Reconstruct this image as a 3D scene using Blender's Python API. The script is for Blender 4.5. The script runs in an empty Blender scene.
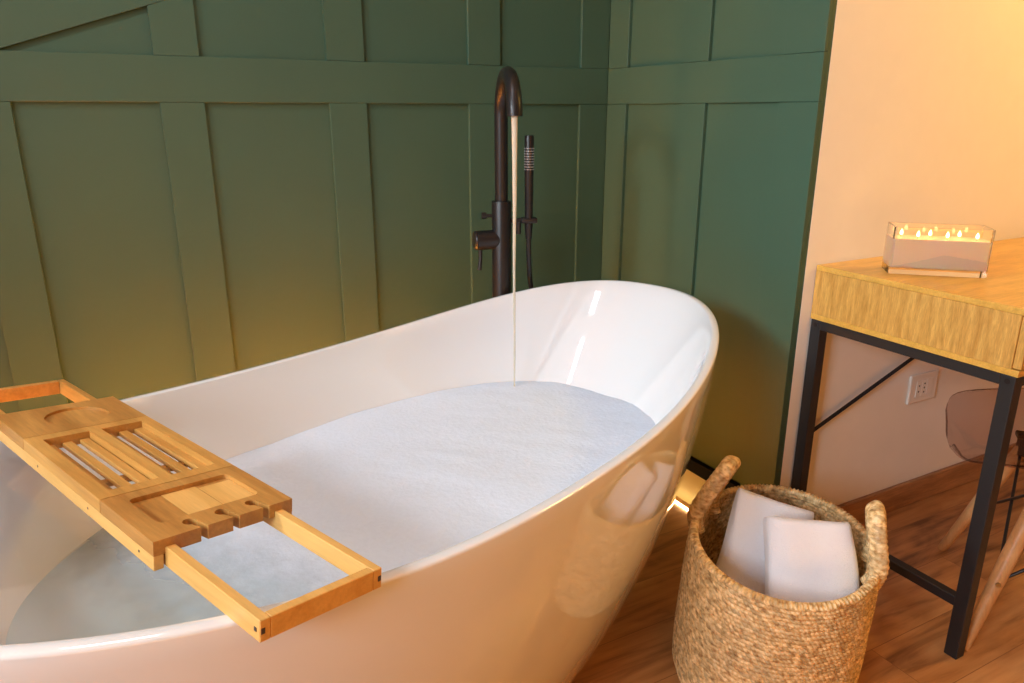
import bpy, bmesh, math, random
from mathutils import Vector, Matrix
PI = math.pi
random.seed(4)
SC = bpy.context.scene
COL = SC.collection

# ------------------------------------------------------------------ camera, world, lights, exposure
cam = bpy.data.cameras.new('camera'); camo = bpy.data.objects.new('camera', cam); COL.objects.link(camo)
cam.sensor_width = 36.0; cam.lens = 742.0/1024*36; cam.clip_start = 0.02
camo.location = (0, 0, 1.12)
camo.rotation_euler = (math.radians(90-17.23), 0, math.radians(-28.22))
SC.camera = camo
SC.view_settings.view_transform = 'Standard'; SC.view_settings.look = 'None'
SC.view_settings.gamma = 1.0; SC.view_settings.use_curve_mapping = False
SC.view_settings.exposure = -0.12
w = bpy.data.worlds.new('world'); SC.world = w; w.use_nodes = True
bg = w.node_tree.nodes['Background']; bg.inputs[0].default_value = (0.75, 0.86, 1.0, 1); bg.inputs[1].default_value = 1.2

def area(name, loc, target, sx, sy, power, color, spread=PI):
    l = bpy.data.lights.new(name, 'AREA'); l.shape = 'RECTANGLE'; l.size = sx; l.size_y = sy
    l.energy = power; l.color = color; l.spread = spread
    o = bpy.data.objects.new(name, l); COL.objects.link(o); o.location = loc
    o.rotation_euler = (Vector(target)-Vector(loc)).to_track_quat('-Z', 'Y').to_euler()
    return o
area('window_daylight', (-1.78, 0.85, 1.85), (1.4, 1.15, 0.75), 0.30, 0.50, 10.5, (0.76, 0.91, 1.0), 1.25)
area('window_daylight_front', (-1.78, -0.25, 1.62), (1.6, 0.9, 0.7), 0.8, 0.9, 23, (0.78, 0.92, 1.0), 1.9)
for dx_, ln_ in ((-0.38, 0.50), (0.38, 0.38)):     # two panes of a narrow roof light
    a_ = area('skylight_daylight', (-0.20+dx_*math.cos(0.369), 1.08+dx_*math.sin(0.369), 2.40), (0, 0, 0), ln_, 0.10, 8.0*ln_/0.5, (0.76, 0.88, 1.0)); a_.rotation_euler = (0, 0, 0.369)
area('warm_fill_front', (0.2, -1.4, 0.45), (0.4, 1.0, 0.35), 2.0, 0.55, 13.5, (1.0, 0.45, 0.08))  # added unseen warm fill panel, tints the outside of the tub orange
area('warm_wall_lamp', (2.75, 0.35, 2.1), (2.0, 1.19, 1.7), 0.35, 0.35, 22, (1.0, 0.61, 0.13))

# ------------------------------------------------------------------ node helpers
def newmat(name):
    m = bpy.data.materials.new(name); m.use_nodes = True
    return m, m.node_tree, m.node_tree.nodes['Principled BSDF']
def plain(name, col, rough=0.5, metal=0.0, spec=0.5, coat=0.0, noise=0.0, bump=0.0, scale=30.0):
    m, t, b = newmat(name)
    b.inputs['Base Color'].default_value = (*col, 1); b.inputs['Roughness'].default_value = rough
    b.inputs['Metallic'].default_value = metal; b.inputs['Specular IOR Level'].default_value = spec
    b.inputs['Coat Weight'].default_value = coat; b.inputs['Coat Roughness'].default_value = 0.03
    if noise or bump:
        tc = t.nodes.new('ShaderNodeTexCoord'); n = t.nodes.new('ShaderNodeTexNoise')
        n.inputs['Scale'].default_value = scale; n.inputs['Detail'].default_value = 5
        t.links.new(tc.outputs['Object'], n.inputs['Vector'])
        if noise:
            r = t.nodes.new('ShaderNodeMapRange'); r.inputs['To Min'].default_value = 1-noise; r.inputs['To Max'].default_value = 1+noise
            mx = t.nodes.new('ShaderNodeMix'); mx.data_type = 'RGBA'; mx.blend_type = 'MULTIPLY'; mx.inputs[0].default_value = 1
            mx.inputs[6].default_value = (*col, 1)
            t.links.new(n.outputs[0], r.inputs[0]); t.links.new(r.outputs[0], mx.inputs[7]); t.links.new(mx.outputs[2], b.inputs['Base Color'])
        if bump:
            bp = t.nodes.new('ShaderNodeBump'); bp.inputs['Strength'].default_value = bump; bp.inputs['Distance'].default_value = 0.002
            t.links.new(n.outputs[0], bp.inputs['Height']); t.links.new(bp.outputs[0], b.inputs['Normal'])
    return m
def wood(name, c1, c2, c3=None, axis=0, stretch=14.0, scale=14.0, rough=0.45, rings=0.0, fine=0.35, coat=0.0, bump=0.15):
    """grain runs along the given object axis"""
    m, t, b = newmat(name); N = t.nodes; L = t.links
    tc = N.new('ShaderNodeTexCoord'); mp = N.new('ShaderNodeMapping')
    s = [stretch]*3; s[axis] = 1.0; mp.inputs['Scale'].default_value = s
    L.new(tc.outputs['Object'], mp.inputs['Vector'])
    n1 = N.new('ShaderNodeTexNoise'); n1.inputs['Scale'].default_value = scale*0.35; n1.inputs['Detail'].default_value = 6; n1.inputs['Distortion'].default_value = 0.6
    n2 = N.new('ShaderNodeTexNoise'); n2.inputs['Scale'].default_value = scale*2.2; n2.inputs['Detail'].default_value = 4; n2.inputs['Roughness'].default_value = 0.7
    L.new(mp.outputs[0], n1.inputs['Vector']); L.new(mp.outputs[0], n2.inputs['Vector'])
    cr = N.new('ShaderNodeValToRGB'); e = cr.color_ramp.elements
    e[0].position = 0.32; e[0].color = (*c2, 1); e[1].position = 0.68; e[1].color = (*c1, 1)
    if c3: q = e.new(0.5); q.color = (*c3, 1)
    src = n1.outputs[0]
    if rings:
        wv = N.new('ShaderNodeTexWave'); wv.wave_type = 'RINGS'; wv.inputs['Scale'].default_value = rings; wv.inputs['Distortion'].default_value = 5; wv.inputs['Detail'].default_value = 2
        mp2 = N.new('ShaderNodeMapping'); s2 = [1.0]*3; s2[axis] = 0.18; mp2.inputs['Scale'].default_value = s2; mp2.inputs['Location'].default_value = (0.13, 0.21, 0.05)
        L.new(tc.outputs['Object'], mp2.inputs['Vector']); L.new(mp2.outputs[0], wv.inputs['Vector'])
        mm = N.new('ShaderNodeMix'); mm.data_type = 'FLOAT'; mm.inputs[0].default_value = 0.35
        L.new(n1.outputs[0], mm.inputs[2]); L.new(wv.outputs[1], mm.inputs[3]); src = mm.outputs[0]
    L.new(src, cr.inputs[0])
    r = N.new('ShaderNodeMapRange'); r.inputs['From Min'].default_value = 0.3; r.inputs['From Max'].default_value = 0.7
    r.inputs['To Min'].default_value = 1-fine; r.inputs['To Max'].default_value = 1+fine*0.4
    L.new(n2.outputs[0], r.inputs[0])
    mx = N.new('ShaderNodeMix'); mx.data_type = 'RGBA'; mx.blend_type = 'MULTIPLY'; mx.inputs[0].default_value = 1
    L.new(cr.outputs[0], mx.inputs[6]); L.new(r.outputs[0], mx.inputs[7]); L.new(mx.outputs[2], b.inputs['Base Color'])
    b.inputs['Roughness'].default_value = rough; b.inputs['Coat Weight'].default_value = coat; b.inputs['Coat Roughness'].default_value = 0.15
    bp = N.new('ShaderNodeBump'); bp.inputs['Strength'].default_value = bump; bp.inputs['Distance'].default_value = 0.001
    L.new(n2.outputs[0], bp.inputs['Height']); L.new(bp.outputs[0], b.inputs['Normal'])
    return m
def emis(name, col, strength):
    m, t, b = newmat(name); b.inputs['Base Color'].default_value = (*col, 1)
    b.inputs['Emission Color'].default_value = (*col, 1); b.inputs['Emission Strength'].default_value = strength
    return m
def glassy(name, col, rough=0.0, ior=1.45, trans=1.0):
    m, t, b = newmat(name); b.inputs['Base Color'].default_value = (*col, 1); b.inputs['Roughness'].default_value = rough
    b.inputs['IOR'].default_value = ior; b.inputs['Transmission Weight'].default_value = trans
    return m

def sheet_glass(name, tint, rough=0.02, ior=1.45):
    """clear sheet: tinted transmission straight through, Fresnel reflection on top"""
    m, t, b = newmat(name); N = t.nodes; L = t.links; out = N['Material Output']; N.remove(b)
    tr = N.new('ShaderNodeBsdfTransparent'); tr.inputs[0].default_value = (*tint, 1)
    gl = N.new('ShaderNodeBsdfGlossy'); gl.inputs['Roughness'].default_value = rough
    lw = N.new('ShaderNodeLayerWeight'); pw = N.new('ShaderNodeMath'); pw.operation = 'POWER'; pw.inputs[1].default_value = 4.0; L.new(lw.outputs['Facing'], pw.inputs[0])
    fr = N.new('ShaderNodeMath'); fr.operation = 'MULTIPLY_ADD'; fr.inputs[1].default_value = 0.45; fr.inputs[2].default_value = ((ior-1)/(ior+1))**2; L.new(pw.outputs[0], fr.inputs[0])
    mx = N.new('ShaderNodeMixShader'); L.new(fr.outputs[0], mx.inputs[0]); L.new(tr.outputs[0], mx.inputs[1]); L.new(gl.outputs[0], mx.inputs[2]); L.new(mx.outputs[0], out.inputs['Surface'])
    return m

def floor_material():
    m, t, b = newmat('oak_laminate'); N = t.nodes; L = t.links
    tc = N.new('ShaderNodeTexCoord')
    br = N.new('ShaderNodeTexBrick'); mp = N.new('ShaderNodeMapping'); mp.inputs['Location'].default_value = (0.76, 0.20, 0)
    L.new(tc.outputs['Object'], mp.inputs['Vector']); L.new(mp.outputs[0], br.inputs['Vector'])
    br.offset = 0.37; br.offset_frequency = 2
    br.inputs['Color1'].default_value = (0, 0, 0, 1); br.inputs['Color2'].default_value = (1, 1, 1, 1); br.inputs['Mortar'].default_value = (0.5, 0.5, 0.5, 1)
    br.inputs['Scale'].default_value = 1.0; br.inputs['Mortar Size'].default_value = 0.0009; br.inputs['Mortar Smooth'].default_value = 0.2
    br.inputs['Brick Width'].default_value = 1.28; br.inputs['Row Height'].default_value = 0.145
    # per-plank offset of the grain
    sep = N.new('ShaderNodeSeparateColor'); L.new(br.outputs['Color'], sep.inputs[0])
    mu = N.new('ShaderNodeMath'); mu.operation = 'MULTIPLY'; mu.inputs[1].default_value = 9.0; L.new(sep.outputs[0], mu.inputs[0])
    cb = N.new('ShaderNodeCombineXYZ'); L.new(mu.outputs[0], cb.inputs[0]); L.new(mu.outputs[0], cb.inputs[2])
    va = N.new('ShaderNodeVectorMath'); L.new(tc.outputs['Object'], va.inputs[0]); L.new(cb.outputs[0], va.inputs[1])
    m2 = N.new('ShaderNodeMapping'); m2.inputs['Scale'].default_value = (1.0, 5.5, 1); L.new(va.outputs[0], m2.inputs['Vector'])
    n1 = N.new('ShaderNodeTexNoise'); n1.inputs['Scale'].default_value = 2.3; n1.inputs['Detail'].default_value = 5; n1.inputs['Distortion'].default_value = 2.2
    L.new(m2.outputs[0], n1.inputs['Vector'])
    wv = N.new('ShaderNodeTexWave'); wv.wave_type = 'BANDS'; wv.bands_direction = 'Y'; wv.inputs['Scale'].default_value = 1.6; wv.inputs['Distortion'].default_value = 14; wv.inputs['Detail'].default_value = 3; wv.inputs['Detail Scale'].default_value = 0.8
    L.new(m2.outputs[0], wv.inputs['Vector'])
    m3 = N.new('ShaderNodeMapping'); m3.inputs['Scale'].default_value = (3.0, 60, 1); L.new(va.outputs[0], m3.inputs['Vector'])
    n2 = N.new('ShaderNodeTexNoise'); n2.inputs['Scale'].default_value = 3; n2.inputs['Detail'].default_value = 4; L.new(m3.outputs[0], n2.inputs['Vector'])
    a = N.new('ShaderNodeMath'); a.operation = 'MULTIPLY_ADD'; a.inputs[1].default_value = 0.10; L.new(wv.outputs[1], a.inputs[0]); 
    a0 = N.new('ShaderNodeMath'); a0.operation = 'MULTIPLY'; a0.inputs[1].default_value = 0.85; L.new(n1.outputs[0], a0.inputs[0]); L.new(a0.outputs[0], a.inputs[2])
    a2 = N.new('ShaderNodeMath'); a2.operation = 'MULTIPLY_ADD'; a2.inputs[1].default_value = 0.22; L.new(n2.outputs[0], a2.inputs[0]); L.new(a.outputs[0], a2.inputs[2])
    a3 = N.new('ShaderNodeMath'); a3.operation = 'MULTIPLY_ADD'; a3.inputs[1].default_value = 0.16; L.new(sep.outputs[0], a3.inputs[0]); L.new(a2.outputs[0], a3.inputs[2])
    cr = N.new('ShaderNodeValToRGB'); e = cr.color_ramp.elements
    e[0].position = 0.40; e[0].color = (0.17, 0.060, 0.016, 1); e[1].position = 0.92; e[1].color = (0.62, 0.31, 0.115, 1)
    q = e.new(0.64); q.color = (0.47, 0.21, 0.070, 1)
    L.new(a3.outputs[0], cr.inputs[0])
    mx = N.new('ShaderNodeMix'); mx.data_type = 'RGBA'; L.new(br.outputs['Fac'], mx.inputs[0]); L.new(cr.outputs[0], mx.inputs[6]); mx.inputs[7].default_value = (0.27, 0.11, 0.038, 1)
    L.new(mx.outputs[2], b.inputs['Base Color']); b.inputs['Roughness'].default_value = 0.36
    bp = N.new('ShaderNodeBump'); bp.inputs['Strength'].default_value = 0.2; bp.inputs['Distance'].default_value = 0.001; bp.invert = True
    L.new(br.outputs['Fac'], bp.inputs['Height']); L.new(bp.outputs[0], b.inputs['Normal'])
    return m

M = {}
M['green'] = plain('green_wall_paint', (0.048, 0.094, 0.058), 0.5, spec=0.35, noise=0.05, bump=0.08, scale=9)
M['plaster'] = plain('cream_plaster', (0.86, 0.80, 0.74), 0.75, noise=0.03, bump=0.12, scale=18)
M['ochre'] = plain('warm_ochre_paint', (0.62, 0.40, 0.21), 0.75, noise=0.03, bump=0.1, scale=18)
M['ceiling'] = plain('ceiling_paint', (0.8, 0.78, 0.74), 0.8, noise=0.02, scale=5)
M['floor'] = floor_material()
M['skirt_wood'] = wood('oak_skirting', (0.50, 0.25, 0.11), (0.33, 0.145, 0.055), axis=0, stretch=10, scale=8, rough=0.4)
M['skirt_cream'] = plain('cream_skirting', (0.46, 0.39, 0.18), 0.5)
M['black_trim'] = plain('black_channel', (0.006, 0.006, 0.005), 0.85, spec=0.1)
M['acrylic'] = plain('white_acrylic', (0.75, 0.735, 0.735), 0.06, coat=1.0)
M['matte_black'] = plain('matte_black_metal', (0.017, 0.014, 0.014), 0.36, metal=0.35)
M['desk_black'] = plain('black_powder_coat', (0.014, 0.014, 0.016), 0.42, spec=0.5)
M['nozzle'] = plain('shower_nozzle_silver', (0.42, 0.42, 0.42), 0.3, metal=0.6)
M['led'] = emis('led_strip_light', (1.0, 0.74, 0.36), 15)
M['led_back'] = emis('led_strip_amber', (1.0, 0.36, 0.05), 470)
M['oak'] = wood('desk_oak_veneer', (0.72, 0.40, 0.095), (0.50, 0.245, 0.045), axis=2, stretch=9, scale=26, rough=0.45, fine=0.30, rings=0)
M['oak_top'] = wood('desk_oak_top', (0.76, 0.42, 0.085), (0.60, 0.32, 0.055), axis=0, stretch=9, scale=12, rough=0.32, fine=0.2)
M['bamboo_dark'] = wood('bamboo_caramel', (0.56, 0.27, 0.065), (0.38, 0.155, 0.03), axis=0, stretch=10, scale=9, rough=0.42, fine=0.2)
M['bamboo'] = wood('bamboo_honey', (0.62, 0.31, 0.075), (0.46, 0.205, 0.04), axis=0, stretch=12, scale=8, rough=0.42, fine=0.16)
M['bamboo_light'] = wood('bamboo_pale', (0.76, 0.43, 0.13), (0.62, 0.32, 0.08), axis=0, stretch=14, scale=8, rough=0.42, fine=0.12)
M['towel'] = plain('white_terry', (0.88, 0.88, 0.95), 0.95, bump=1.0, scale=420, spec=0.1)
M['chair_wood'] = wood('beech_leg', (0.62, 0.34, 0.15), (0.50, 0.24, 0.09), axis=2, stretch=10, scale=14, rough=0.4, fine=0.15)
M['socket'] = plain('white_socket_plastic', (0.80, 0.74, 0.68), 0.3)
M['slot'] = plain('socket_hole', (0.05, 0.04, 0.04), 0.5)
M['wax'] = plain('cream_wax', (0.86, 0.66, 0.50), 0.35)
M['wax'].node_tree.nodes['Principled BSDF'].inputs['Subsurface Weight'].default_value = 0.6
M['wax'].node_tree.nodes['Principled BSDF'].inputs['Subsurface Radius'].default_value = (0.03, 0.018, 0.008)
M['glass'] = glassy('clear_glass', (1, 0.985, 0.96), 0.0, 1.45)
M['smoke'] = sheet_glass('smoked_polycarbonate', (0.86, 0.80, 0.79), 0.02, 1.3)
M['smoke_edge'] = sheet_glass('smoked_polycarbonate_edge', (0.42, 0.33, 0.31), 0.05, 1.42)
M['flame'] = emis('candle_flame', (1.0, 0.66, 0.24), 25)
M['brass'] = plain('screw_brass', (0.45, 0.38, 0.25), 0.3, metal=1.0)
M['window_frame'] = plain('white_window_frame', (0.8, 0.8, 0.8), 0.4)
def water_mat():
    m, t, b = newmat('bath_water'); b.inputs['Base Color'].default_value = (0.68, 0.76, 0.77, 1); b.inputs['Roughness'].default_value = 0.05
    b.inputs['Transmission Weight'].default_value = 0.25; b.inputs['IOR'].default_value = 1.33
    return m
M['water'] = water_mat()
def stream_mat():
    m, t, b = newmat('falling_water'); b.inputs['Base Color'].default_value = (0.78, 0.70, 0.56, 1); b.inputs['Roughness'].default_value = 0.12
    b.inputs['Transmission Weight'].default_value = 0.35; b.inputs['IOR'].default_value = 1.33
    return m
M['stream'] = stream_mat()
M['foam'] = plain('soap_foam', (0.64, 0.71, 0.83), 0.7, noise=0.05, bump=0.8, scale=110, spec=0.3)
def thin_foam(m):
    t = m.node_tree; N = t.nodes; L = t.links; b = N['Principled BSDF']
    a = N.new('ShaderNodeAttribute'); a.attribute_name = 'cover'; tc = N.new('ShaderNodeTexCoord'); n = N.new('ShaderNodeTexNoise'); n.inputs['Scale'].default_value = 26; n.inputs['Detail'].default_value = 6
    L.new(tc.outputs['Object'], n.inputs['Vector']); ad = N.new('ShaderNodeMath'); ad.operation = 'MULTIPLY_ADD'; ad.inputs[1].default_value = 0.4; ad.inputs[2].default_value = -0.2; L.new(n.outputs[0], ad.inputs[0])
    s2 = N.new('ShaderNodeMath'); s2.operation = 'ADD'; s2.use_clamp = True; L.new(a.outputs['Fac'], s2.inputs[0]); L.new(ad.outputs[0], s2.inputs[1]); L.new(s2.outputs[0], b.inputs['Alpha'])
thin_foam(M['foam'])
def basket_mat():
    m, t, b = newmat('seagrass'); N = t.nodes; L = t.links
    tc = N.new('ShaderNodeTexCoord'); mp = N.new('ShaderNodeMapping'); mp.inputs['Scale'].default_value = (60, 60, 90); L.new(tc.outputs['Object'], mp.inputs['Vector'])
    n = N.new('ShaderNodeTexNoise'); n.inputs['Scale'].default_value = 1.6; n.inputs['Detail'].default_value = 3; L.new(mp.outputs[0], n.inputs['Vector'])
    n2 = N.new('ShaderNodeTexNoise'); n2.inputs['Scale'].default_value = 9; n2.inputs['Detail'].default_value = 3; L.new(tc.outputs['Object'], n2.inputs['Vector'])
    cr = N.new('ShaderNodeValToRGB'); e = cr.color_ramp.elements
    e[0].position = 0.30; e[0].color = (0.40, 0.20, 0.065, 1); e[1].position = 0.66; e[1].color = (0.86, 0.62, 0.33, 1)
    q = e.new(0.45); q.color = (0.66, 0.42, 0.18, 1)
    L.new(n.outputs[0], cr.inputs[0])
    r = N.new('ShaderNodeMapRange'); r.inputs['To Min'].default_value = 0.78; r.inputs['To Max'].default_value = 1.2; L.new(n2.outputs[0], r.inputs[0])
    mx = N.new('ShaderNodeMix'); mx.data_type = 'RGBA'; mx.blend_type = 'MULTIPLY'; mx.inputs[0].default_value = 1
    L.new(cr.outputs[0], mx.inputs[6]); L.new(r.outputs[0], mx.inputs[7])
    ta = N.new('ShaderNodeAttribute'); ta.attribute_name = 'tone'; r2 = N.new('ShaderNodeMapRange'); r2.inputs['To Min'].default_value = 0.66; r2.inputs['To Max'].default_value = 1.2
    L.new(ta.outputs['Fac'], r2.inputs[0]); m2 = N.new('ShaderNodeMix'); m2.data_type = 'RGBA'; m2.blend_type = 'MULTIPLY'; m2.inputs[0].default_value = 1
    L.new(mx.outputs[2], m2.inputs[6]); L.new(r2.outputs[0], m2.inputs[7]); L.new(m2.outputs[2], b.inputs['Base Color'])
    b.inputs['Roughness'].default_value = 0.5
    return m
M['seagrass'] = basket_mat()

# ------------------------------------------------------------------ object helpers
def link(name, bm, mat, parent=None, smooth=False, recalc=True):
    if recalc: bmesh.ops.recalc_face_normals(bm, faces=bm.faces)
    me = bpy.data.meshes.new(name); bm.to_mesh(me); bm.free()
    me.materials.append(mat)
    if smooth:
        me.shade_smooth()
    o = bpy.data.objects.new(name, me); COL.objects.link(o)
    if parent: o.parent = parent
    return o
def autosmooth(o, ang=35):
    me = o.data; me.shade_smooth(); me.set_sharp_from_angle(angle=math.radians(ang)); return o
def thing(name, label, cat, loc=(0, 0, 0), rot=None, group=None):
    o = bpy.data.objects.new(name, None); COL.objects.link(o); o.location = loc; o.empty_display_size = 0.05
    if rot is not None: o.rotation_euler = rot
    o['label'] = label; o['category'] = cat
    if group: o['group'] = group
    return o
def tag(o, label, cat, group=None, kind=None):
    o['label'] = label; o['category'] = cat
    if group: o['group'] = group
    if kind: o['kind'] = kind
    return o
def struct(o, label=None):
    o['kind'] = 'structure'
    if label: o['label'] = label
    return o
def add_box(bm, x0, x1, y0, y1, z0, z1, bevel=0.0, seg=2, mtx=None):
    r = bmesh.ops.create_cube(bm, size=1.0)
    vs = r['verts']
    for v in vs:
        v.co = Vector(((x0+x1)/2+v.co.x*(x1-x0), (y0+y1)/2+v.co.y*(y1-y0), (z0+z1)/2+v.co.z*(z1-z0)))
    if bevel:
        es = list({e for v in vs for e in v.link_edges})
        g = bmesh.ops.bevel(bm, geom=es, offset=bevel, segments=seg, profile=0.5, affect='EDGES')
        vs = list({v for f in g['faces'] for v in f.verts} | {v for v in vs if v.is_valid})
    if mtx is not None:
        for v in vs: v.co = mtx @ v.co
    return vs
def box(x0, x1, y0, y1, z0, z1, bevel=0.0, seg=2):
    bm = bmesh.new(); add_box(bm, x0, x1, y0, y1, z0, z1, bevel, seg); return bm
def add_cyl(bm, p0, p1, r0, r1=None, seg=32, caps=True):
    p0, p1 = Vector(p0), Vector(p1); r1 = r0 if r1 is None else r1
    d = p1-p0; q = d.to_track_quat('Z', 'Y').to_matrix().to_4x4()
    a = [bm.verts.new(p0+q @ Vector((r0*math.cos(2*PI*i/seg), r0*math.sin(2*PI*i/seg), 0))) for i in range(seg)]
    b = [bm.verts.new(p1+q @ Vector((r1*math.cos(2*PI*i/seg), r1*math.sin(2*PI*i/seg), 0))) for i in range(seg)]
    for i in range(seg): bm.faces.new((a[i], a[(i+1) % seg], b[(i+1) % seg], b[i]))
    if caps: bm.faces.new(a[::-1]); bm.faces.new(b)
def add_tube(bm, pts, rad, seg=20, caps=True, disp=None):
    pts = [Vector(p) for p in pts]; n = len(pts)
    rads = rad if isinstance(rad, (list, tuple)) else [rad]*n
    T = [(pts[min(i+1, n-1)]-pts[max(i-1, 0)]).normalized() for i in range(n)]
    up = Vector((0, 0, 1)) if abs(T[0].z) < 0.9 else Vector((0, 1, 0))
    nx = (up-T[0]*up.dot(T[0])).normalized(); rings = []
    for i in range(n):
        nx = (nx-T[i]*nx.dot(T[i])).normalized(); ny = T[i].cross(nx); ring = []
        for k in range(seg):
            a = 2*PI*k/seg; r = rads[i]*(1+(disp(i, a) if disp else 0))
            ring.append(bm.verts.new(pts[i]+nx*math.cos(a)*r+ny*math.sin(a)*r))
        rings.append(ring)
    for i in range(n-1):
        for k in range(seg): bm.faces.new((rings[i][k], rings[i][(k+1) % seg], rings[i+1][(k+1) % seg], rings[i+1][k]))
    if caps: bm.faces.new(rings[0][::-1]); bm.faces.new(rings[-1])
def add_lathe(bm, prof, seg=48, center=(0, 0), axis_z=0.0):
    rings = []
    for r, z in prof:
        if r < 1e-6: rings.append([bm.verts.new((center[0], center[1], z+axis_z))])
        else: rings.append([bm.verts.new((center[0]+r*math.cos(2*PI*k/seg), center[1]+r*math.sin(2*PI*k/seg), z+axis_z)) for k in range(seg)])
    for a, b in zip(rings, rings[1:]):
        for k in range(seg):
            k2 = (k+1) % seg
            if len(a) == 1 and len(b) > 1: bm.faces.new((a[0], b[k2], b[k]))
            elif len(b) == 1 and len(a) > 1: bm.faces.new((a[k], a[k2], b[0]))
            elif len(a) > 1: bm.faces.new((a[k], a[k2], b[k2], b[k]))
def catmull(P, n=8):
    P = [Vector(p) for p in P]; P = [P[0]*2-P[1]]+P+[P[-1]*2-P[-2]]; out = []
    for i in range(1, len(P)-2):
        for k in range(n):
            t = k/n; a, b, c, d = P[i-1:i+3]
            out.append(0.5*((2*b)+(c-a)*t+(2*a-5*b+4*c-d)*t*t+(3*b-a-3*c+d)*t**3))
    out.append(P[-2]); return out
def cut(bm, cutters):
    """boolean difference, evaluated through the depsgraph (no operators)"""
    bmesh.ops.recalc_face_normals(bm, faces=bm.faces)
    me = bpy.data.meshes.new('cut_base'); bm.to_mesh(me); bm.free(); o = bpy.data.objects.new('cut_base', me); COL.objects.link(o); tmp = [o]
    for c in cutters:
        bmesh.ops.recalc_face_normals(c, faces=c.faces)
        m2 = bpy.data.meshes.new('cutter'); c.to_mesh(m2); c.free(); o2 = bpy.data.objects.new('cutter', m2); COL.objects.link(o2); tmp.append(o2)
        md = o.modifiers.new('b', 'BOOLEAN'); md.operation = 'DIFFERENCE'; md.object = o2; md.solver = 'EXACT'
    dg = bpy.context.evaluated_depsgraph_get(); dg.update()
    ev = o.evaluated_get(dg); out = bmesh.new(); out.from_mesh(ev.to_mesh()); ev.to_mesh_clear()
    for t in tmp: d = t.data; bpy.data.objects.remove(t); bpy.data.meshes.remove(d)
    return out
def prism(poly, z0, z1):
    bm = bmesh.new(); a = [bm.verts.new((x, y, z0)) for x, y in poly]; b = [bm.verts.new((x, y, z1)) for x, y in poly]; n = len(poly)
    bm.faces.new(a[::-1]); bm.faces.new(b)
    for i in range(n): bm.faces.new((a[i], a[(i+1) % n], b[(i+1) % n], b[i]))
    return bm
def rrect(x0, x1, y0, y1, r, n=6):
    P = []
    for cx, cy, a0 in ((x1-r, y1-r, 0), (x0+r, y1-r, 90), (x0+r, y0+r, 180), (x1-r, y0+r, 270)):
        for k in range(n+1):
            a = math.radians(a0+90*k/n); P.append((cx+r*math.cos(a), cy+r*math.sin(a)))
    return P

# ------------------------------------------------------------------ the room
YA = 1.985      # face of the battens on the back wall
XB = 1.399      # face of the battens on the side wall
YC = 1.187      # plaster wall behind the desk
H = 2.45; XL = -1.75; XR = 3.1; YF = -1.9
T = 0.011
struct(link('floor', box(XL-0.1, XR+0.1, YF-0.1, YA+0.15, -0.05, 0), M['floor']), 'orange brown oak laminate floor')
struct(link('ceiling', box(XL-0.1, XR+0.1, YF-0.1, YA+0.15, H, H+0.05), M['ceiling']))
struct(link('wall_back', box(XL-0.1, 1.52, YA+T, YA+T+0.1, 0, H), M['green']), 'dark green panelled wall behind the bathtub')
bm = box(XB+T, 1.421, YC+0.0004, YA+T, 0, H); struct(link('wall_side', bm, M['green']), 'green panelled side wall at the tub end')
bm = box(1.4212, XR+0.1, YC, YC+0.10, 0, H); struct(link('wall_desk', bm, M['plaster']), 'warm cream plaster wall behind the desk')
struct(link('wall_right', box(XR, XR+0.1, YF-0.1, YC, 0, H), M['ochre']))
struct(link('wall_front', box(XL-0.1, XR, YF-0.1, YF, 0, H), M['ochre']))
# left wall with a window opening
WZ0, WZ1 = 1.15, 2.28
WINS = ((-0.68, 0.18), (0.55, 1.15))
bm = bmesh.new()
ys = [YF, WINS[0][0], WINS[0][1], WINS[1][0], WINS[1][1], YA+T]
for a, b in ((ys[0], ys[1]), (ys[2], ys[3]), (ys[4], ys[5])): add_box(bm, XL-0.1, XL, a, b, 0, H)
for a, b in WINS: add_box(bm, XL-0.1, XL, a, b, 0, WZ0); add_box(bm, XL-0.1, XL, a, b, WZ1, H)
struct(link('wall_left', bm, M['ochre']))
for i_, (wy0, wy1) in enumerate(WINS):
    bm = bmesh.new()
    for a, b in ((wy0, wy0+0.03), (wy1-0.03, wy1)): add_box(bm, XL-0.02, XL+0.015, a, b, WZ0, WZ1, 0.004)
    for a, b in ((WZ0, WZ0+0.03), (WZ1-0.03, WZ1)): add_box(bm, XL-0.02, XL+0.015, wy0+0.03, wy1-0.03, a, b, 0.004)
    add_box(bm, XL-0.015, XL+0.012, wy0+0.03, wy1-0.03, 1.66, 1.72)
    struct(link('window_%d' % (i_+1), bm, M['window_frame']))

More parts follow.
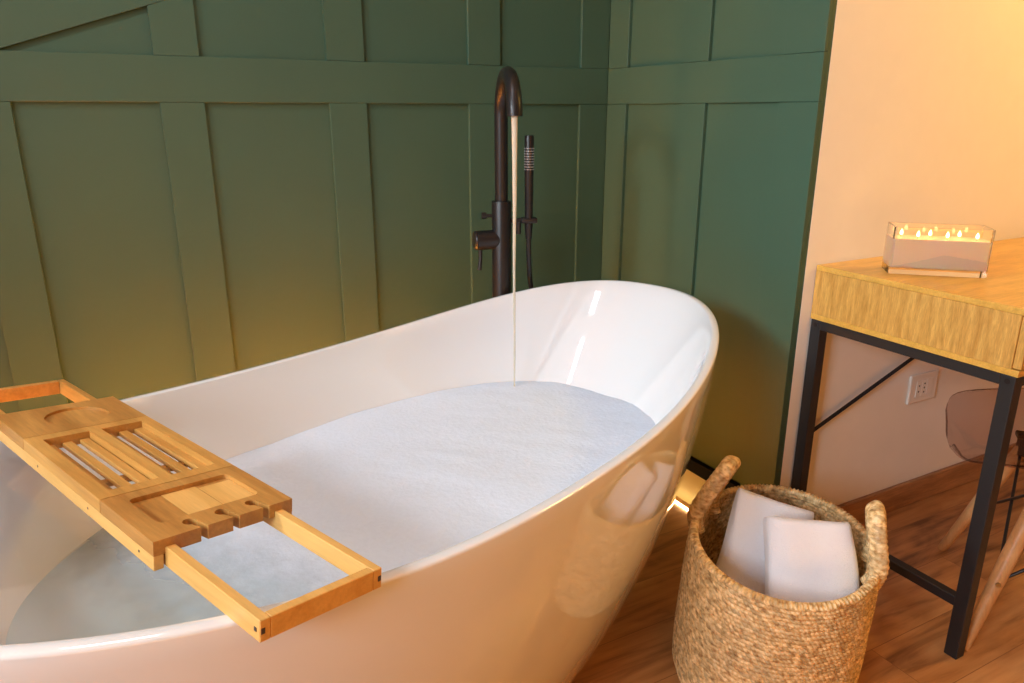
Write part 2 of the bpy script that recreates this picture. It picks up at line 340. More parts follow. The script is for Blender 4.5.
# battens on the back wall
bm = bmesh.new(); g = 0.0006
pitch = 0.3955; zr0, zr1 = 1.1405, 1.243
diag = lambda x: 1.12+0.127+0.343*(x+0.158)
verts_x = []
k = 0
xs = [(1.300, XB-0.0005), (0.929, 1.028), (0.534, 0.632), (0.136, 0.233), (-0.256, -0.158)]
x = -0.256
while x-0.30 > XL: xs.append((x-0.398, x-0.300)); x -= 0.398
for a, b in xs:
    a = max(a, XL+0.001)
    add_box(bm, a, b, YA, YA+T, 0.148, zr0-g, 0.0008, 1)
    top = H-0.001 if a > 0.6 else min(H-0.001, diag(b)-0.001)
    if a < 0.6:
        # upright cut on the slope of the raking batten
        z1a, z1b = diag(a)-0.001, diag(b)-0.001
        if z1a > zr1+0.01:
            v = [bm.verts.new(p) for p in ((a, YA, zr1+g), (b, YA, zr1+g), (b, YA, z1b), (a, YA, z1a), (a, YA+T, zr1+g), (b, YA+T, zr1+g), (b, YA+T, z1b), (a, YA+T, z1a))]
            for f in ((0, 1, 2, 3), (7, 6, 5, 4), (0, 4, 5, 1), (1, 5, 6, 2), (2, 6, 7, 3), (3, 7, 4, 0)): bm.faces.new([v[i] for i in f])
    else: add_box(bm, a, b, YA, YA+T, zr1+g, top, 0.0008, 1)
add_box(bm, XL+0.001, XB-0.0005, YA, YA+T, zr0, zr1, 0.0008, 1)
add_box(bm, XL+0.001, XB-0.0005, YA, YA+T, 0.03, 0.148-g, 0.0008, 1)
# raking batten following the low roof side, boarded above it
xr0, xr1 = -0.172, 0.632
v = [bm.verts.new(p) for y in (YA-0.0002, YA+T) for p in ((xr0, y, diag(xr0)), (xr1, y, diag(xr1)), (xr1, y, H-0.001), (XL+0.001, y, H-0.001), (XL+0.001, y, zr1+g), (xr0, y, zr1+g))]
n = 6; bm.faces.new(v[:n]); bm.faces.new(v[n:][::-1])
for i in range(n): bm.faces.new((v[i], v[(i+1) % n], v[n+(i+1) % n], v[n+i]))
struct(link('trim_1', bm, M['green']), 'green battens panelling the back wall')
# battens on the side wall
bm = bmesh.new()
for a, b in ((1.889, YA-0.0005), (1.547, 1.650), (YC+0.0005, 1.300)):
    add_box(bm, XB, XB+T, a, b, 0.148, zr0-g, 0.0008, 1); add_box(bm, XB, XB+T, a, b, zr1+g, H-0.001, 0.0008, 1)
add_box(bm, XB, XB+T, YC+0.0005, YA-0.0005, zr0, zr1, 0.0008, 1)
struct(link('trim_2', bm, M['green']), 'green battens panelling the side wall')
bm = box(XB-0.006, XB+T, YC+0.0005, YA-0.001, 0.110, 0.1475); struct(link('trim_3', bm, M['black_trim']), 'thin black channel above the glowing skirting')
bm = box(XB-0.001, XB+T-0.0005, YC+0.0005, YA-0.001, 0.0, 0.1095); struct(link('baseboard_side', bm, M['skirt_cream']), 'skirting under the black channel, lit gold by the light strip')
bm = bmesh.new(); add_box(bm, 1.4215, XR-0.001, YC-0.013, YC-0.0003, 0, 0.078, 0.003); struct(link('baseboard_desk', bm, M['skirt_wood']), 'oak skirting of the cream wall')
# led strips on the floor along both green walls
tag(link('led_strip', box(1.364, 1.373, 1.25, 1.93, 0.0005, 0.006, 0.002), M['led']), 'glowing warm light strip on the floor along the side wall', 'light strip')
tag(link('led_strip', box(-1.5, 0.80, 1.895, 1.907, 0.0005, 0.010, 0.002), M['led_back']), 'warm light strip on the floor along the back wall behind the tub', 'light strip')

# ------------------------------------------------------------------ the bathtub
TC = (0.408, 1.168); TP = 0.369; TA, TB, TN = 0.843, 0.409, 2.327
def tub_pt(sa, sb, th, n, z, asym=1.0):
    c, s = math.cos(th), math.sin(th)
    u = TA*sa*math.copysign(abs(c)**(2/n), c); v = TB*sb*math.copysign(abs(s)**(2/n), s)*(1-0.035*c*asym)
    return Vector((TC[0]+u*math.cos(TP)-v*math.sin(TP), TC[1]+u*math.sin(TP)+v*math.cos(TP), z))
def rim_z(th):
    t = math.cos(th); return 1.12-0.504-0.002*t+0.122*t*t-0.038*t**4
SEG = 160
TH = [2*PI*(k+0.5)/SEG for k in range(SEG)]
def inner_scale(kk): return 0.977-(0.977-0.50)*kk**0.9, 0.955-(0.955-0.58)*kk**1.3
ZB = 0.14
def loft(bm, rings, cap0=True, cap1=True):
    R = [[bm.verts.new(p) for p in r] for r in rings]
    for a, b in zip(R, R[1:]):
        n = len(a)
        for k in range(n): bm.faces.new((a[k], a[(k+1) % n], b[(k+1) % n], b[k]))
    if cap0: bm.faces.new(R[0][::-1])
    if cap1: bm.faces.new(R[-1])
bm = bmesh.new(); rings = []
rings.append([tub_pt(0.60, 0.56, t, 2.1, 0.002, 0) for t in TH])
for i in range(25):
    w_ = 1-i/24
    sa = 1-0.36*w_**1.3; sb = 1-0.40*w_**2; n = TN*(1-w_)+2.1*w_
    rings.append([tub_pt(sa, sb, t, n, (rim_z(t)-0.004)*(1-w_)+0.006*w_, 1-w_) for t in TH])
for da, dz in ((0.001, -0.0015), (0.004, 0.0), (0.012, 0.0006), (0.018, 0.0002), (0.0215, -0.0016)):
    rings.append([tub_pt(1-da, 1-da*2.05, t, TN, rim_z(t)+dz) for t in TH])
for i in range(1, 25):
    kk = i/24; sa, sb = inner_scale(kk)
    if kk > 0.85:      # rounded transition to the bottom
        q = (kk-0.85)/0.15; sa -= 0.10*q*q; sb -= 0.12*q*q
    n = TN*(1-kk)+2.2*kk; zz = kk if kk < 0.85 else 0.85+0.15*math.sin((kk-0.85)/0.15*PI/2)
    rings.append([tub_pt(sa, sb, t, n, (rim_z(t)-0.006)*(1-zz)+ZB*zz, 1-kk) for t in TH])
rings.append([tub_pt(0.18, 0.2, t, 2.1, ZB-0.004, 0) for t in TH])
loft(bm, rings)
tub = autosmooth(link('bathtub', bm, M['acrylic']), 50)
tag(tub, 'large glossy white freestanding oval bathtub in the corner', 'bathtub')
# maker plate on the end of the tub
def outer_pt(th, w_):
    sa = 1-0.36*w_**1.3; sb = 1-0.40*w_**2; n = TN*(1-w_)+2.1*w_
    return tub_pt(sa, sb, th, n, (rim_z(th)-0.004)*(1-w_)+0.006*w_, 1-w_)

# water: its own volume inside the tub
ZW = 0.451
def inner_ring(z, inset=0.0):
    out = []
    for t in TH:
        kk = (rim_z(t)-0.006-z)/(rim_z(t)-0.006-ZB); kk = max(0.0, min(kk, 0.84)); sa, sb = inner_scale(kk); n = TN*(1-kk)+2.2*kk
        out.append(tub_pt(sa-inset, sb-inset*2, t, n, z, 1-kk))
    return out
bm = bmesh.new()
loft(bm, [inner_ring(z, 0.0006) for z in (0.25, 0.30, 0.36, 0.42, ZW-0.004)]+[inner_ring(ZW, 0.0002)])
wat = autosmooth(link('bath_water', bm, M['water']), 40)
tag(wat, 'still bluish water filling the bathtub under the caddy', 'water', kind='stuff')
# foam mound
def hnoise(x, y):
    v = 0; 
    for f, a, px, py in ((5.1, 1, .3, 1.1), (9.7, .6, 2.2, .4), (17.3, .4, 1.7, 2.9), (31, .25, .1, 5.3), (55, .14, 4.1, 2.2), (97, .08, 1.1, .7)):
        v += a*math.sin(f*x+px+1.3*math.sin(f*0.7*y+py))*math.sin(f*y*1.1+py+1.1*math.sin(f*0.8*x-px))
    return v
bm = bmesh.new(); ring = inner_ring(ZW+0.012, 0.0008); NR = 56
cen = Vector((TC[0]+0.10, TC[1]+0.04, 0)); rows = []
def foam_e(x, y):
    dx, dy = x-TC[0], y-TC[1]; u = dx*math.cos(TP)+dy*math.sin(TP); v = -dx*math.sin(TP)+dy*math.cos(TP)
    return max(0, min(1, (u+0.50+0.22*(v+0.1))/0.34))
def foam_h(x, y, rr):
    dx, dy = x-TC[0], y-TC[1]; u = dx*math.cos(TP)+dy*math.sin(TP); v = -dx*math.sin(TP)+dy*math.cos(TP)
    e = max(0, min(1, (u+0.47+0.25*(v+0.1))/0.42)); e = e*e*(3-2*e)
    h = 0.010+0.009*hnoise(x, y)*0.45+0.006*math.exp(-((u-0.30)**2/0.06+(v-0.12)**2/0.02))
    return ZW+0.0012+h*e
for j in range(NR+1):
    f = j/NR; row = []
    for k in range(SEG):
        p = ring[k]; x_ = cen.x+(p.x-cen.x)*f; y_ = cen.y+(p.y-cen.y)*f
        row.append((x_, y_, foam_h(x_, y_, f)))
    rows.append(row)
c0 = bm.verts.new(rows[0][0]); R = [[bm.verts.new(p) for p in r] for r in rows[1:]]
for k in range(SEG): bm.faces.new((c0, R[0][k], R[0][(k+1) % SEG]))
for a, b in zip(R, R[1:]):
    for k in range(SEG): bm.faces.new((a[k], b[k], b[(k+1) % SEG], a[(k+1) % SEG]))
fo = link('bath_foam', bm, M['foam'], smooth=True); at = fo.data.attributes.new('cover', 'FLOAT', 'POINT'); at.data.foreach_set('value', [1.5*foam_e(v.co.x, v.co.y)**1.3-0.1 for v in fo.data.vertices]); tag(fo, 'blanket of white soap foam on the bath water', 'foam', kind='stuff')

# ------------------------------------------------------------------ freestanding faucet
FX, FY = 0.892, 1.72
fa = thing('bath_faucet', 'tall matte black freestanding bath faucet running behind the bathtub', 'faucet', (FX, FY, 0))
bm = bmesh.new(); add_lathe(bm, [(0, 0.0005), (0.062, 0.0005), (0.062, 0.008), (0.058, 0.012), (0, 0.012)], 48)
autosmooth(link('base_plate', bm, M['matte_black'], fa))
bm = bmesh.new(); add_lathe(bm, [(0, 0.012), (0.0255, 0.012), (0.0255, 0.896), (0.0245, 0.899), (0.0175, 0.899), (0, 0.899)], 48)
autosmooth(link('column', bm, M['matte_black'], fa))
tx, ty = 0.8225-FX, 1.52-FY
P = [(0, 0, 0.895), (0, 0, 1.0)]
for i in range(33):
    a = PI*i/32*0.97; f = (1-math.cos(a))/2; P.append((tx*f, ty*f, 1.112+0.091*math.sin(a)))
P.append((tx, ty, 1.110))
bm = bmesh.new(); nP = len(P); add_tube(bm, P, [0.0170+(0.0178-0.0170)*max(0, (i-20)/(nP-21)) for i in range(nP)], 28)
autosmooth(link('spout', bm, M['matte_black'], fa), 50)
sd = Vector((0.945, -0.327, 0))     # to the side of the column, towards the hand shower
bm = bmesh.new(); c = Vector((0, 0, 0.800)); add_cyl(bm, c-sd*0.012, c-sd*0.074-Vector((0,0.012,0)), 0.025, 0.025, 40); add_cyl(bm, c-sd*0.074-Vector((0,0.012,0)), c-sd*0.078-Vector((0,0.0125,0)), 0.025, 0.022, 40)
autosmooth(link('mixer_body', bm, M['matte_black'], fa))
bm = bmesh.new(); c2 = c-sd*0.058; add_tube(bm, [c2+Vector((0, -0.004, -0.018)), c2+Vector((-0.002, -0.008, -0.05)), c2+Vector((-0.006, -0.010, -0.078))], [0.0055, 0.005, 0.006], 16)
autosmooth(link('lever', bm, M['matte_black'], fa))
bm = bmesh.new(); c = Vector((0, 0, 0.862)); add_cyl(bm, c-sd*0.02, c-sd*0.040, 0.0045); add_cyl(bm, c-sd*0.040, c-sd*0.052, 0.0085)
autosmooth(link('diverter_knob', bm, M['matte_black'], fa))
bm = bmesh.new(); c = Vector((0, 0, 0.848)); add_cyl(bm, c+sd*0.02, c+sd*0.058, 0.006); add_box(bm, -0.021, 0.021, -0.014, 0.014, -0.007, 0.007, 0.003, 2, Matrix.Translation(c+sd*0.072) @ Matrix.Rotation(-0.33, 4, 'Z'))
add_cyl(bm, c+sd*0.045-Vector((0, 0, 0.004)), c+sd*0.045-Vector((0, 0, 0.035)), 0.007)
autosmooth(link('shower_holder', bm, M['matte_black'], fa))
hs = Vector((0, 0, 0))+sd*0.072
hand = thing('hand_shower', 'slim black hand shower upright in its holder beside the faucet column', 'hand shower', (FX+hs.x, FY+hs.y, 0.80))
bm = bmesh.new(); add_lathe(bm, [(0, 0), (0.0085, 0), (0.0105, 0.03), (0.0115, 0.165), (0.0120, 0.170), (0.0120, 0.258), (0.0108, 0.262), (0, 0.262)], 32)
autosmooth(link('handle', bm, M['matte_black'], hand))
bm = bmesh.new()
for r_ in range(9):
    for k_ in range(18):
        a = 2*PI*(k_+0.5*(r_ % 2))/18; z = 0.178+r_*0.0065
        cc = Vector((0.0119*math.cos(a), 0.0119*math.sin(a), z)); d = Vector((math.cos(a), math.sin(a), 0)); add_cyl(bm, cc, cc+d*0.0009, 0.0016, 0.0013, 8)
nz = link('nozzle_grid', bm, M['nozzle'], hand); nz['label'] = 'silver spray nozzles'
hp = catmull([(0, 0, 0.002), (0.001, 0, -0.05), (0.006, 0.004, -0.10), (0.018, 0.012, -0.17), (0.022, 0.03, -0.30), (0.0, 0.05, -0.50), (-0.03, 0.04, -0.66), (-0.06, 0.035, -0.72)], 10)
bm = bmesh.new(); add_tube(bm, hp, 0.0065, 14, disp=lambda i, a: 0.06*(i % 2)); ho = autosmooth(link('hose', bm, M['matte_black'], hand), 60)
# stream
bm = bmesh.new(); sp = []; sr = []
for i in range(40):
    f = i/39; z = 1.118-(1.118-(ZW+0.004))*f
    sp.append((0.8235+0.0005*math.sin(f*9), 1.5225+0.0004*math.sin(f*14), z)); sr.append((0.0034*(1-f)**3+0.0040-0.0020*f)*(1+0.10*math.sin(f*31)*f))
add_tube(bm, sp, sr, 16)
st = link('water_stream', bm, M['stream'], smooth=True); tag(st, 'thin pale stream of water falling from the black spout into the bath', 'water')

# ------------------------------------------------------------------ bamboo bath caddy
yaw, tl, tc_ = math.radians(-69.12), math.radians(0.1), math.radians(-6.4)
s_ = Vector((math.cos(yaw)*math.cos(tl), math.sin(yaw)*math.cos(tl), math.sin(tl)))
r0 = Vector((-math.sin(yaw), math.cos(yaw), 0)); n0 = s_.cross(r0); r_ = r0*math.cos(tc_)+n0*math.sin(tc_); n_ = s_.cross(r_)
mt = Matrix((s_, r_, n_)).transposed()
cad = thing('bath_caddy', 'bamboo bath caddy with extending ends laid across the bathtub', 'bath tray', (0.0681, 0.8108, 0.6772), mt.to_euler())
WD = 0.168/2; TK = 0.034; BT = 0.017
S3, S2, S1 = -0.1375, -0.3985, -0.524
def bev(bm, off=0.0008):
    es = [e for e in bm.edges if len(e.link_faces) == 2 and e.calc_face_angle(0) > 1.0]
    bmesh.ops.bevel(bm, geom=es, offset=off, segments=1, affect='EDGES', clamp_overlap=True); return bm
# near board: notebook recess and three glass slots
cs = [prism(rrect(-0.118, -0.038, -0.061, 0.063, 0.008), -0.006, 0.01)]
for ry in (-0.034, 0.004, 0.042):
    pl = [(0.01, ry+0.006), (0.01, ry+0.013), (-0.016, ry+0.0075)]
    pl += [(-0.021+0.0078*math.cos(math.radians(a)), ry+0.0078*math.sin(math.radians(a))) for a in range(60, 350, 18)]
    cs.append(prism(pl, -0.05, 0.02))
bm = cut(box(S3+0.0006, 0, -WD, WD, -BT, 0, 0.0), cs)
autosmooth(link('end_board', bm, M['bamboo_dark'], cad), 30)
bm = bmesh.new(); y = -0.061; widths = [0.032, 0.040, 0.026, 0.0265]
# pale inlay strips in the recess
o = link('recess_inlay', box(-0.1175, -0.0385, -0.022, 0.020, -0.0058, -0.0056), M['bamboo_light'], cad); o['label'] = 'paler bamboo strip in the recess'
o = link('recess_inlay', box(-0.110, -0.046, 0.021, 0.0625, -0.0058, -0.0056), M['bamboo_light'], cad); o['label'] = 'palest bamboo strip at the recess end'
# middle frame with two openings
bm = cut(box(S2+0.0006, S3-0.0006, -WD, WD, -BT, 0), [box(-0.378, -0.158, -0.066, -0.006, -0.05, 0.02), box(-0.378, -0.158, 0.010, 0.068, -0.05, 0.02)])
autosmooth(link('middle_frame', bm, M['bamboo'], cad), 30)
for y0 in (-0.0655, 0.0105):
    for i in range(3):
        a = y0+0.0005+i*0.0225
        link('slat', box(-0.3775, -0.1585, a, a+0.0125, -0.0165, -0.0095, 0.0008, 1), M['bamboo'] if i != 0 else M['bamboo_dark'], cad)
    link('crossbar', box(-0.232, -0.218, y0, y0+0.059, -0.0225, -0.0167), M['bamboo_dark'], cad)
# far board with the round cup recess
bm = bmesh.new(); add_cyl(bm, (-0.457, 0.006, -0.004), (-0.457, 0.006, 0.02), 0.043, 0.043, 64)
bm = cut(box(S1, S2-0.0006, -WD, WD, -BT, 0), [bm]); autosmooth(link('cup_board', bm, M['bamboo_dark'], cad), 30)
for sg in (-1, 1):
    a, b = (-WD, -WD+0.011) if sg < 0 else (WD-0.011, WD)
    o = link('side_rail', box(S1, 0, a, b, -TK, -BT-0.0002, 0.0006, 1), M['bamboo_light'] if sg < 0 else M['bamboo'], cad)
    for sx in (-0.345, -0.175, -0.035):
        bm = bmesh.new(); yy = -WD-0.0004 if sg < 0 else WD+0.0004
        add_cyl(bm, (sx, yy, -0.024), (sx, yy*0.99, -0.024), 0.0016, 0.0016, 10)
        link('dowel', bm, M['slot'], o)
# extension frames sliding between the rails
def ext(s_in, s_out, wy, ztop, zbot):
    bm = bmesh.new(); sgn = 1 if s_out > s_in else -1; t = 0.011
    for q in (-1, 1):
        a, b = sorted((q*wy, q*(wy-t)))
        x0, x1 = sorted((s_in, s_out-sgn*0.0)); add_box(bm, x0, x1, a, b, zbot, ztop, 0.0008, 1)
    x0, x1 = sorted((s_out-sgn*t, s_out)); add_box(bm, x0, x1, -wy+t+0.0002, wy-t-0.0002, zbot, ztop, 0.0008, 1)
    # finger joint notches
    return bm
e1 = link('extension_frame', ext(-0.05, 0.186, 0.0712, -0.0035-0.006, -0.0325), M['bamboo_light'], cad)
for v in e1.data.vertices: pass
e2 = link('extension_frame', ext(-0.46, -0.7024, 0.0712, -0.0095, -0.0325), M['bamboo'], cad)
for yy in (-0.0714, 0.0714):
    link('joint_notch', box(0.1765, 0.1805, yy-0.0004, yy+0.0004, -0.023, -0.019), M['slot'], e1)
    a, b = (-0.0700, -0.066) if yy < 0 else (0.066, 0.0700)
    link('joint_notch', box(0.1856, 0.1864, a, b, -0.024, -0.018), M['slot'], e1)

# ------------------------------------------------------------------ desk
DX, DY0, DY1, DT = 1.455, 0.705, 1.185, 0.773
desk = thing('desk', 'light oak desk on a black metal frame against the cream wall', 'desk', (DX, DY0, 0))
DL = 1.15; DD = DY1-DY0
link('desk_top', box(0, DL, 0, DD, DT-0.013, DT, 0.0012, 2), M['oak_top'], desk)
link('side_panel', box(0.0005, 0.015, 0.015, DD, 0.655, DT-0.0132, 0.0005, 1), M['oak'], desk)
link('side_panel', box(DL-0.015, DL-0.0005, 0.015, DD, 0.655, DT-0.0132, 0.0005, 1), M['oak'], desk)
link('bottom_board', box(0, DL, 0, DD, 0.642, 0.6548, 0.0010, 2), M['oak_top'], desk)
link('back_panel', box(0.0152, DL-0.0152, DD-0.012, DD, 0.655, DT-0.0132), M['oak'], desk)
for i in range(2):
    a = 0.002+i*(DL-0.004)/2
    dr = link('drawer', box(a+0.001, a+(DL-0.004)/2-0.001, -0.001, 0.0145, 0.657, DT-0.0155, 0.001, 2), M['oak'], desk)
LW = 0.028
for lx in (0.001, DL-0.001-LW):
    for ly in (0.003, DD-0.003-LW):
        link('leg', box(lx, lx+LW, ly, ly+LW, 0.0, 0.6415, 0.0015, 2), M['desk_black'], desk)
    link('side_stretcher', box(lx+0.003, lx+LW-0.003, 0.003+LW, DD-0.003-LW, 0.117, 0.139, 0.001, 1), M['desk_black'], desk)
    link('top_rail', box(lx, lx+LW, 0.003+LW, DD-0.003-LW, 0.6195, 0.6415, 0.001, 1), M['desk_black'], desk)
for ly in (0.003, DD-0.003-LW):
    link('top_rail', box(0.001+LW, DL-0.001-LW, ly, ly+LW, 0.6195, 0.6415, 0.001, 1), M['desk_black'], desk)
bm = bmesh.new(); q = Vector((0.030, DD-0.017, 0.340)); q2 = Vector((0.77, DD-0.017, 0.6190)); add_tube(bm, [q, q2], 0.0065, 4)
link('diagonal_brace', bm, M['desk_black'], desk)
for ly in (0.003+LW/2, DD-0.003-LW/2):
    bm = bmesh.new(); add_cyl(bm, (0.0003, ly, 0.630), (0.0012, ly, 0.630), 0.0055, 0.005, 16); link('screw', bm, M['matte_black'], desk)

# ------------------------------------------------------------------ candle on the desk
ang = math.atan2(-0.131, 0.139)
cd = thing('candle', 'rectangular clear glass candle with six burning wicks on the desk', 'candle', (1.514, 1.040, DT+0.0004), (0, 0, ang))
CL, CW, CH = 0.198, 0.080, 0.104
bm = bmesh.new()
def rr(x0, x1, y0, y1, r, z): return [Vector((x, y, z)) for x, y in rrect(x0, x1, y0, y1, r)]
loft(bm, [rr(0, CL, 0, CW, 0.006, 0), rr(0, CL, 0, CW, 0.006, CH), rr(0.004, CL-0.004, 0.004, CW-0.004, 0.004, CH), rr(0.004, CL-0.004, 0.004, CW-0.004, 0.004, 0.014)])
autosmooth(link('glass_vessel', bm, M['glass'], cd), 40)
bm = bmesh.new(); loft(bm, [rr(0.0037, CL-0.0037, 0.0037, CW-0.0037, 0.004, 0.0146), rr(0.0037, CL-0.0037, 0.0037, CW-0.0037, 0.004, 0.0775), rr(0.007, CL-0.007, 0.007, CW-0.007, 0.004, 0.0765)])
autosmooth(link('wax', bm, M['wax'], cd), 40)
for i in range(6):
    x_ = CL*(0.13+0.148*i); y_ = CW*(0.36 if i % 2 else 0.64)
    wk = bmesh.new(); add_cyl(wk, (x_, y_, 0.0765), (x_, y_, 0.0825), 0.0008, 0.0006, 8); wko = link('wick', wk, M['slot'], cd)
    bm = bmesh.new(); add_lathe(bm, [(0, 0.0805), (0.0026, 0.082), (0.0034, 0.085), (0.0027, 0.0885), (0.0010, 0.092), (0, 0.094)], 14, (x_, y_))
    link('flame', bm, M['flame'], wko, smooth=True)

# ------------------------------------------------------------------ socket
sk = thing('wall_socket', 'white rectangular wall socket plate under the desk', 'socket', (1.89, YC-0.0005, 0.334))
bm = bmesh.new(); add_box(bm, 0, 0.122, -0.008, 0, 0, 0.085, 0.003, 2); link('cover_plate', bm, M['socket'], sk)
for i in range(3):
    o = link('socket_module', box(0.026+i*0.0235, 0.0485+i*0.0235, -0.0095, -0.0081, 0.018, 0.067, 0.0005, 1), M['socket'], sk)
    bm = bmesh.new()
    for z in ((0.030, 0.0425, 0.055) if i == 1 else (0.034, 0.051) if i == 0 else ()): add_cyl(bm, (0.0372+i*0.0235, -0.0094, z), (0.0372+i*0.0235, -0.0099, z), 0.0026, 0.0026, 12)
    if i < 2: link('pin_hole', bm, M['slot'], o)
    else: bm.free()

# ------------------------------------------------------------------ chair (transparent shell, dowel legs)
cc = Vector((1.803, 0.690, 0)); fdir = math.atan2(0.78, -0.62)      # faces the wall under the desk
ch = thing('shell_chair', 'smoky transparent shell chair with beech legs pushed under the desk', 'chair', cc, (0, 0, fdir))
bm = bmesh.new(); NU, NV = 40, 28; G = []
# profile along the chair: x forward, z up ; seat then back
prof = catmull([(0.276, 0, 0.388), (0.240, 0, 0.402), (0.12, 0, 0.398), (0.0, 0, 0.394), (-0.10, 0, 0.408), (-0.175, 0, 0.47), (-0.225, 0, 0.57), (-0.270, 0, 0.68), (-0.315, 0, 0.79)], 5)
npf = len(prof)
for i, p in enumerate(prof):
    f = i/(npf-1); row = []
    hw = 0.235*(math.sqrt(max(0, 1-(1-f/0.24)**2))*0.72+0.28) if f < 0.24 else 0.235-0.055*max(0, (f-0.42)/0.58)
    if f > 0.88: hw *= math.sqrt(max(0.0, 1-((f-0.88)/0.125)**2))*0.6+0.4
    curl = 0.070*math.exp(-((f-0.42)/0.26)**2)+0.020
    for j in range(NV+1):
        s = -1+2*j/NV; a = abs(s)
        up = curl*a**2.6; fw = 0.03*a**2.2*max(0, min(1, (f-0.35)/0.3))
        row.append(bm.verts.new((p.x+fw, s*hw, p.z+up)))
    G.append(row)
for i in range(npf-1):
    for j in range(NV): bm.faces.new((G[i][j], G[i+1][j], G[i+1][j+1], G[i][j+1]))
sh = link('shell', bm, M['smoke'], ch, smooth=True)
md = sh.modifiers.new('thick', 'SOLIDIFY'); md.thickness = 0.004; md.offset = 0; sh.data.materials.append(M['smoke_edge']); md.material_offset_rim = 1
tops = []
for fx, fy in ((0.21, 0.21), (0.21, -0.21), (-0.21, 0.21), (-0.21, -0.21)):
    a = Vector((fx, fy, 0.0)); b = Vector((fx*0.50, fy*0.50, 0.365)); tops.append((a, b))
    bm = bmesh.new(); add_tube(bm, [a, a.lerp(b, 0.03), a.lerp(b, 0.55), b], [0.0105, 0.0115, 0.0165, 0.0150], 20); lg = autosmooth(link('leg', bm, M['chair_wood'], ch), 60)
    bm = bmesh.new(); c = a.lerp(b, 0.42); d = Vector((fx, 0, 0)).normalized(); 
    side = Vector((0, math.copysign(1, fy), 0)); add_cyl(bm, c+side*0.012, c+side*0.0175, 0.006, 0.005, 14); add_cyl(bm, c-side*0.012, c-side*0.0175, 0.006, 0.005, 14)
    sc_ = link('screw', bm, M['brass'], lg); sc_['label'] = 'small metal screw head'
L = lambda i, f: tops[i][0].lerp(tops[i][1], f)
bm = bmesh.new()
for i, j in ((0, 1), (2, 3), (0, 2), (1, 3)):
    add_tube(bm, [L(i, 0.42), L(j, 0.97)], 0.0035, 10); add_tube(bm, [L(j, 0.42), L(i, 0.97)], 0.0035, 10)
link('wire_bracing', bm, M['matte_black'], ch)
bm = bmesh.new()
for i in range(4):
    b = tops[i][1]; add_tube(bm, [b+Vector((0, 0, -0.02)), b+Vector((0, 0, 0.022))], 0.016, 8); add_box(bm, -0.02, 0.02, -0.014, 0.014, 0, 0.012, 0.002, 1, Matrix.Translation(b+Vector((0, 0, 0.022))))
add_box(bm, -0.10, 0.10, -0.011, 0.011, 0.376, 0.383, mtx=Matrix.Rotation(PI/4, 4, 'Z')); add_box(bm, -0.10, 0.10, -0.011, 0.011, 0.384, 0.391, mtx=Matrix.Rotation(-PI/4, 4, 'Z'))
link('seat_bracket', bm, M['matte_black'], ch)

# ------------------------------------------------------------------ woven basket
BC = Vector((1.085, 0.886, 0)); BH = 0.311; BR = 0.200
BO = math.radians(45)      # long axis of the slightly oval basket
def oval(r, t, z):
    x, y = r*1.14*math.cos(t-BO), r*0.895*math.sin(t-BO); q = 0.016*(1-min(1, z/BH))
    return Vector((x*math.cos(BO)-y*math.sin(BO)-0.633*q, x*math.sin(BO)+y*math.cos(BO)+0.774*q, z))
bk = thing('woven_basket', 'round woven seagrass basket with two handles beside the tub', 'basket', BC)
bm = bmesh.new(); ROWS = 38; VR = 6; NT = 1056; NB = 132
def b_rad(z): f = z/BH; return BR*(0.985-0.010*f+0.02*math.sin(PI*f)-0.05*max(0, 1-f/0.08)**2)
def strand_id(th, z):
    rr_ = z/(BH/ROWS); row = math.floor(rr_); f = rr_-row
    ph = th*NB/(2*PI)+0.5*(row % 2)+0.75*f+0.17*math.sin(row*5.1)
    return row, f, ph
def weave(th, z):
    row, f, ph = strand_id(th, z)
    prof_ = math.sqrt(max(0.0, 1-(2*f-1)**2)); g_ = ph-math.floor(ph); strand = math.sqrt(max(0.0, 1-(2*g_-1)**2))
    jit = math.sin(row*12.9+math.floor(ph)*7.13)
    return 0.0016*prof_+0.0030*strand*(0.35+0.65*prof_)+0.0009*jit
def tone(th, z):
    row, f, ph = strand_id(th, z); q_ = math.sin(row*78.233+(math.floor(ph) % NB)*12.9898)*43758.5453
    return q_-math.floor(q_)
rings = []
nz_ = ROWS*VR
for i in range(nz_+1):
    z = 0.001+(BH-0.004)*i/nz_
    rings.append([((b_rad(z)+weave(2*PI*k/NT, z)), 2*PI*k/NT, z) for k in range(NT)])
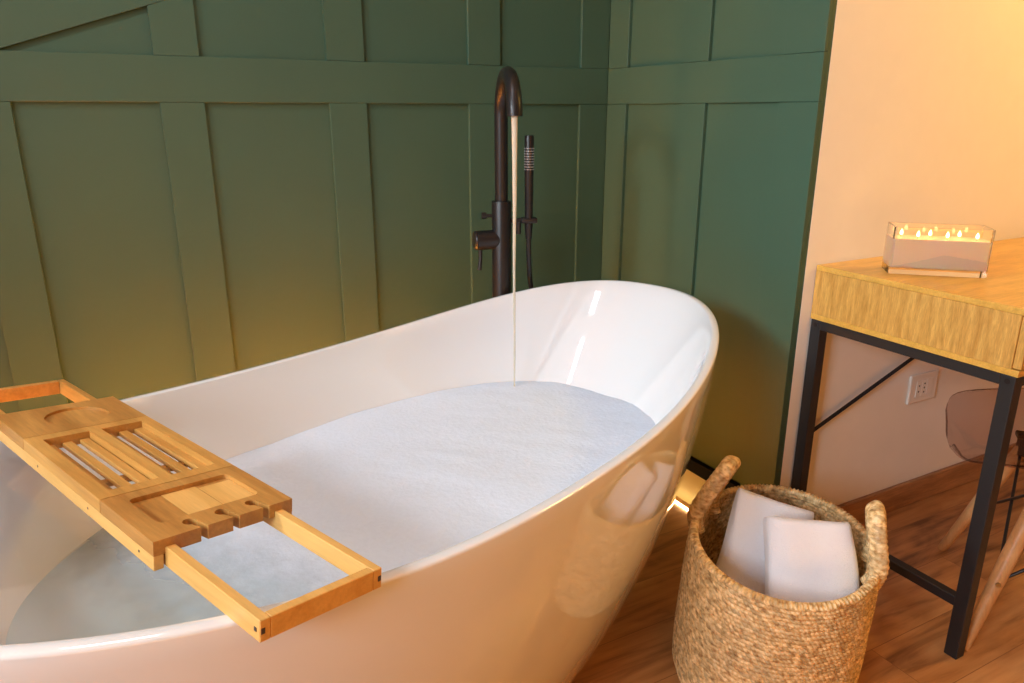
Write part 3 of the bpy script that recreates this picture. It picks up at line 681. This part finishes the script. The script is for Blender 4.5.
# rolled rim
for a in (35, 70, 110, 145):
    aa = math.radians(a)
    rings.append([(b_rad(BH)-0.006+0.009*math.cos(aa)+0.0012*math.sin(th_*NB), th_, BH-0.004+0.006*math.sin(aa)+0.0012*math.sin(th_*NB)) for th_ in (2*PI*k/NT for k in range(NT))])
for i in range(nz_, -1, -2):
    z = 0.010+(BH-0.016)*i/nz_
    rings.append([(b_rad(z)-0.012-weave(-2*PI*k/NT, z), 2*PI*k/NT, z) for k in range(NT)])
loft(bm, [[oval(r, t, z) for r, t, z in rg] for rg in rings])
bo = autosmooth(link('basket_body', bm, M['seagrass'], bk), 70)
at = bo.data.attributes.new('tone', 'FLOAT', 'POINT'); at.data.foreach_set('value', [tone(t, z) for rg in rings for r, t, z in rg])
vd = math.atan2(BC.y, BC.x)
for a0, a1, lean, hh in ((126, 100, -0.062, 0.118), (-63, -38, -0.020, 0.092)):
    mid = (a0+a1)/2; half = (a1-a0)/2
    ctrl = [(-1, -0.035, -0.012), (-1, -0.02, -0.006), (-1, 0.01, 0.0), (-0.92, hh*0.62, 0), (-0.62, hh*0.93, 0), (0, hh, 0), (0.62, hh*0.93, 0), (0.92, hh*0.62, 0), (1, 0.01, 0), (1, -0.02, -0.006), (1, -0.035, -0.012)]
    def place(t_, z_, o_):
        p = oval(b_rad(BH)+o_+lean*(max(0, z_)/hh)**1.2, math.radians(mid+half*t_), BH+z_); return p
    pts = catmull([place(*c_) for c_ in ctrl], 20)
    bm = bmesh.new()
    def braid(i, a):
        ph = i*0.36; return 0.05*abs(math.sin(3*a+ph*1.7))+0.04*math.sin(i*1.25+2*a)+0.12*math.cos(2*a)
    add_tube(bm, pts, 0.0150, 36, disp=braid)
    hd = autosmooth(link('handle', bm, M['seagrass'], bk), 80)
    at = hd.data.attributes.new('tone', 'FLOAT', 'POINT'); at.data.foreach_set('value', [(lambda q_: q_-math.floor(q_))(math.sin(((k//36)//5)*12.9898+((k % 36+(k//36)) // 6)*78.233)*43758.5453) for k in range(len(hd.data.vertices))])

# ------------------------------------------------------------------ towels in the basket
def towel_mesh(w_, d_, h_, seed):
    """soft folded towel: rounded slab, slightly swollen, with a fold line down its side"""
    bm = bmesh.new(); rings = []; NZ = 30; NS = 72
    for i in range(NZ+1):
        f = i/NZ; z = -h_/2+h_*f
        e = min(1.0, math.sqrt(max(0.0, 1-(abs(2*f-1)-0.86)**2/0.14**2)) if abs(2*f-1) > 0.86 else 1.0); e = 0.72+0.28*e
        ring = []
        for k in range(NS):
            a = 2*PI*k/NS; c_, s__ = math.cos(a), math.sin(a); n = 3.6
            x_ = w_/2*math.copysign(abs(c_)**(2/n), c_); y_ = d_/2*math.copysign(abs(s__)**(2/n), s__)
            sw = 1+0.03*math.sin(3*f+seed)+0.02*math.sin(5*a+seed*2+4*f)
            x_ *= sw*(0.94+0.06*e); y_ *= sw*e*(1+0.10*math.cos(x_/w_*PI))
            # fold groove on the narrow sides
            if c_ > 0.0: x_ -= 0.008*math.exp(-(y_/(d_*0.05))**2)
            ring.append(Vector((x_, y_, z+0.004*math.sin(a*2+seed)*(2*f-1))))
        rings.append(ring)
    loft(bm, rings)
    for v in bm.verts:
        v.co += Vector((math.sin(v.co.z*31+seed), math.sin(v.co.x*37+seed*3+v.co.z*11), math.sin(v.co.x*23+seed)))*0.0018
    return bm
TWL = []
def towel(loc, right, upv, w_, d_, h_, seed, label):
    """right: direction of width; upv: direction of length (towards top edge)"""
    R_ = Vector(right).normalized(); U = Vector(upv); U = (U-R_*U.dot(R_)).normalized(); F_ = R_.cross(U)*-1
    F_ = U.cross(R_)
    m3 = Matrix((R_, F_, U)).transposed()
    o = link('bath_towel', towel_mesh(w_, d_, h_, seed), M['towel'], smooth=True); o.location = loc; o.rotation_euler = m3.to_euler()
    tag(o, label, 'towel', 'towels in the basket'); return o
towel((1.098, 0.824, 0.273), (0.84, -0.55, -0.03), (0.32, 0.44, 0.74), 0.164, 0.080, 0.180, 1.0, 'white folded towel at the front of the woven basket')
towel((1.093, 0.935, 0.248), (0.72, -0.60, -0.26), (0.50, 0.30, 0.72), 0.166, 0.060, 0.215, 2.3, 'white folded towel leaning behind the other in the woven basket')
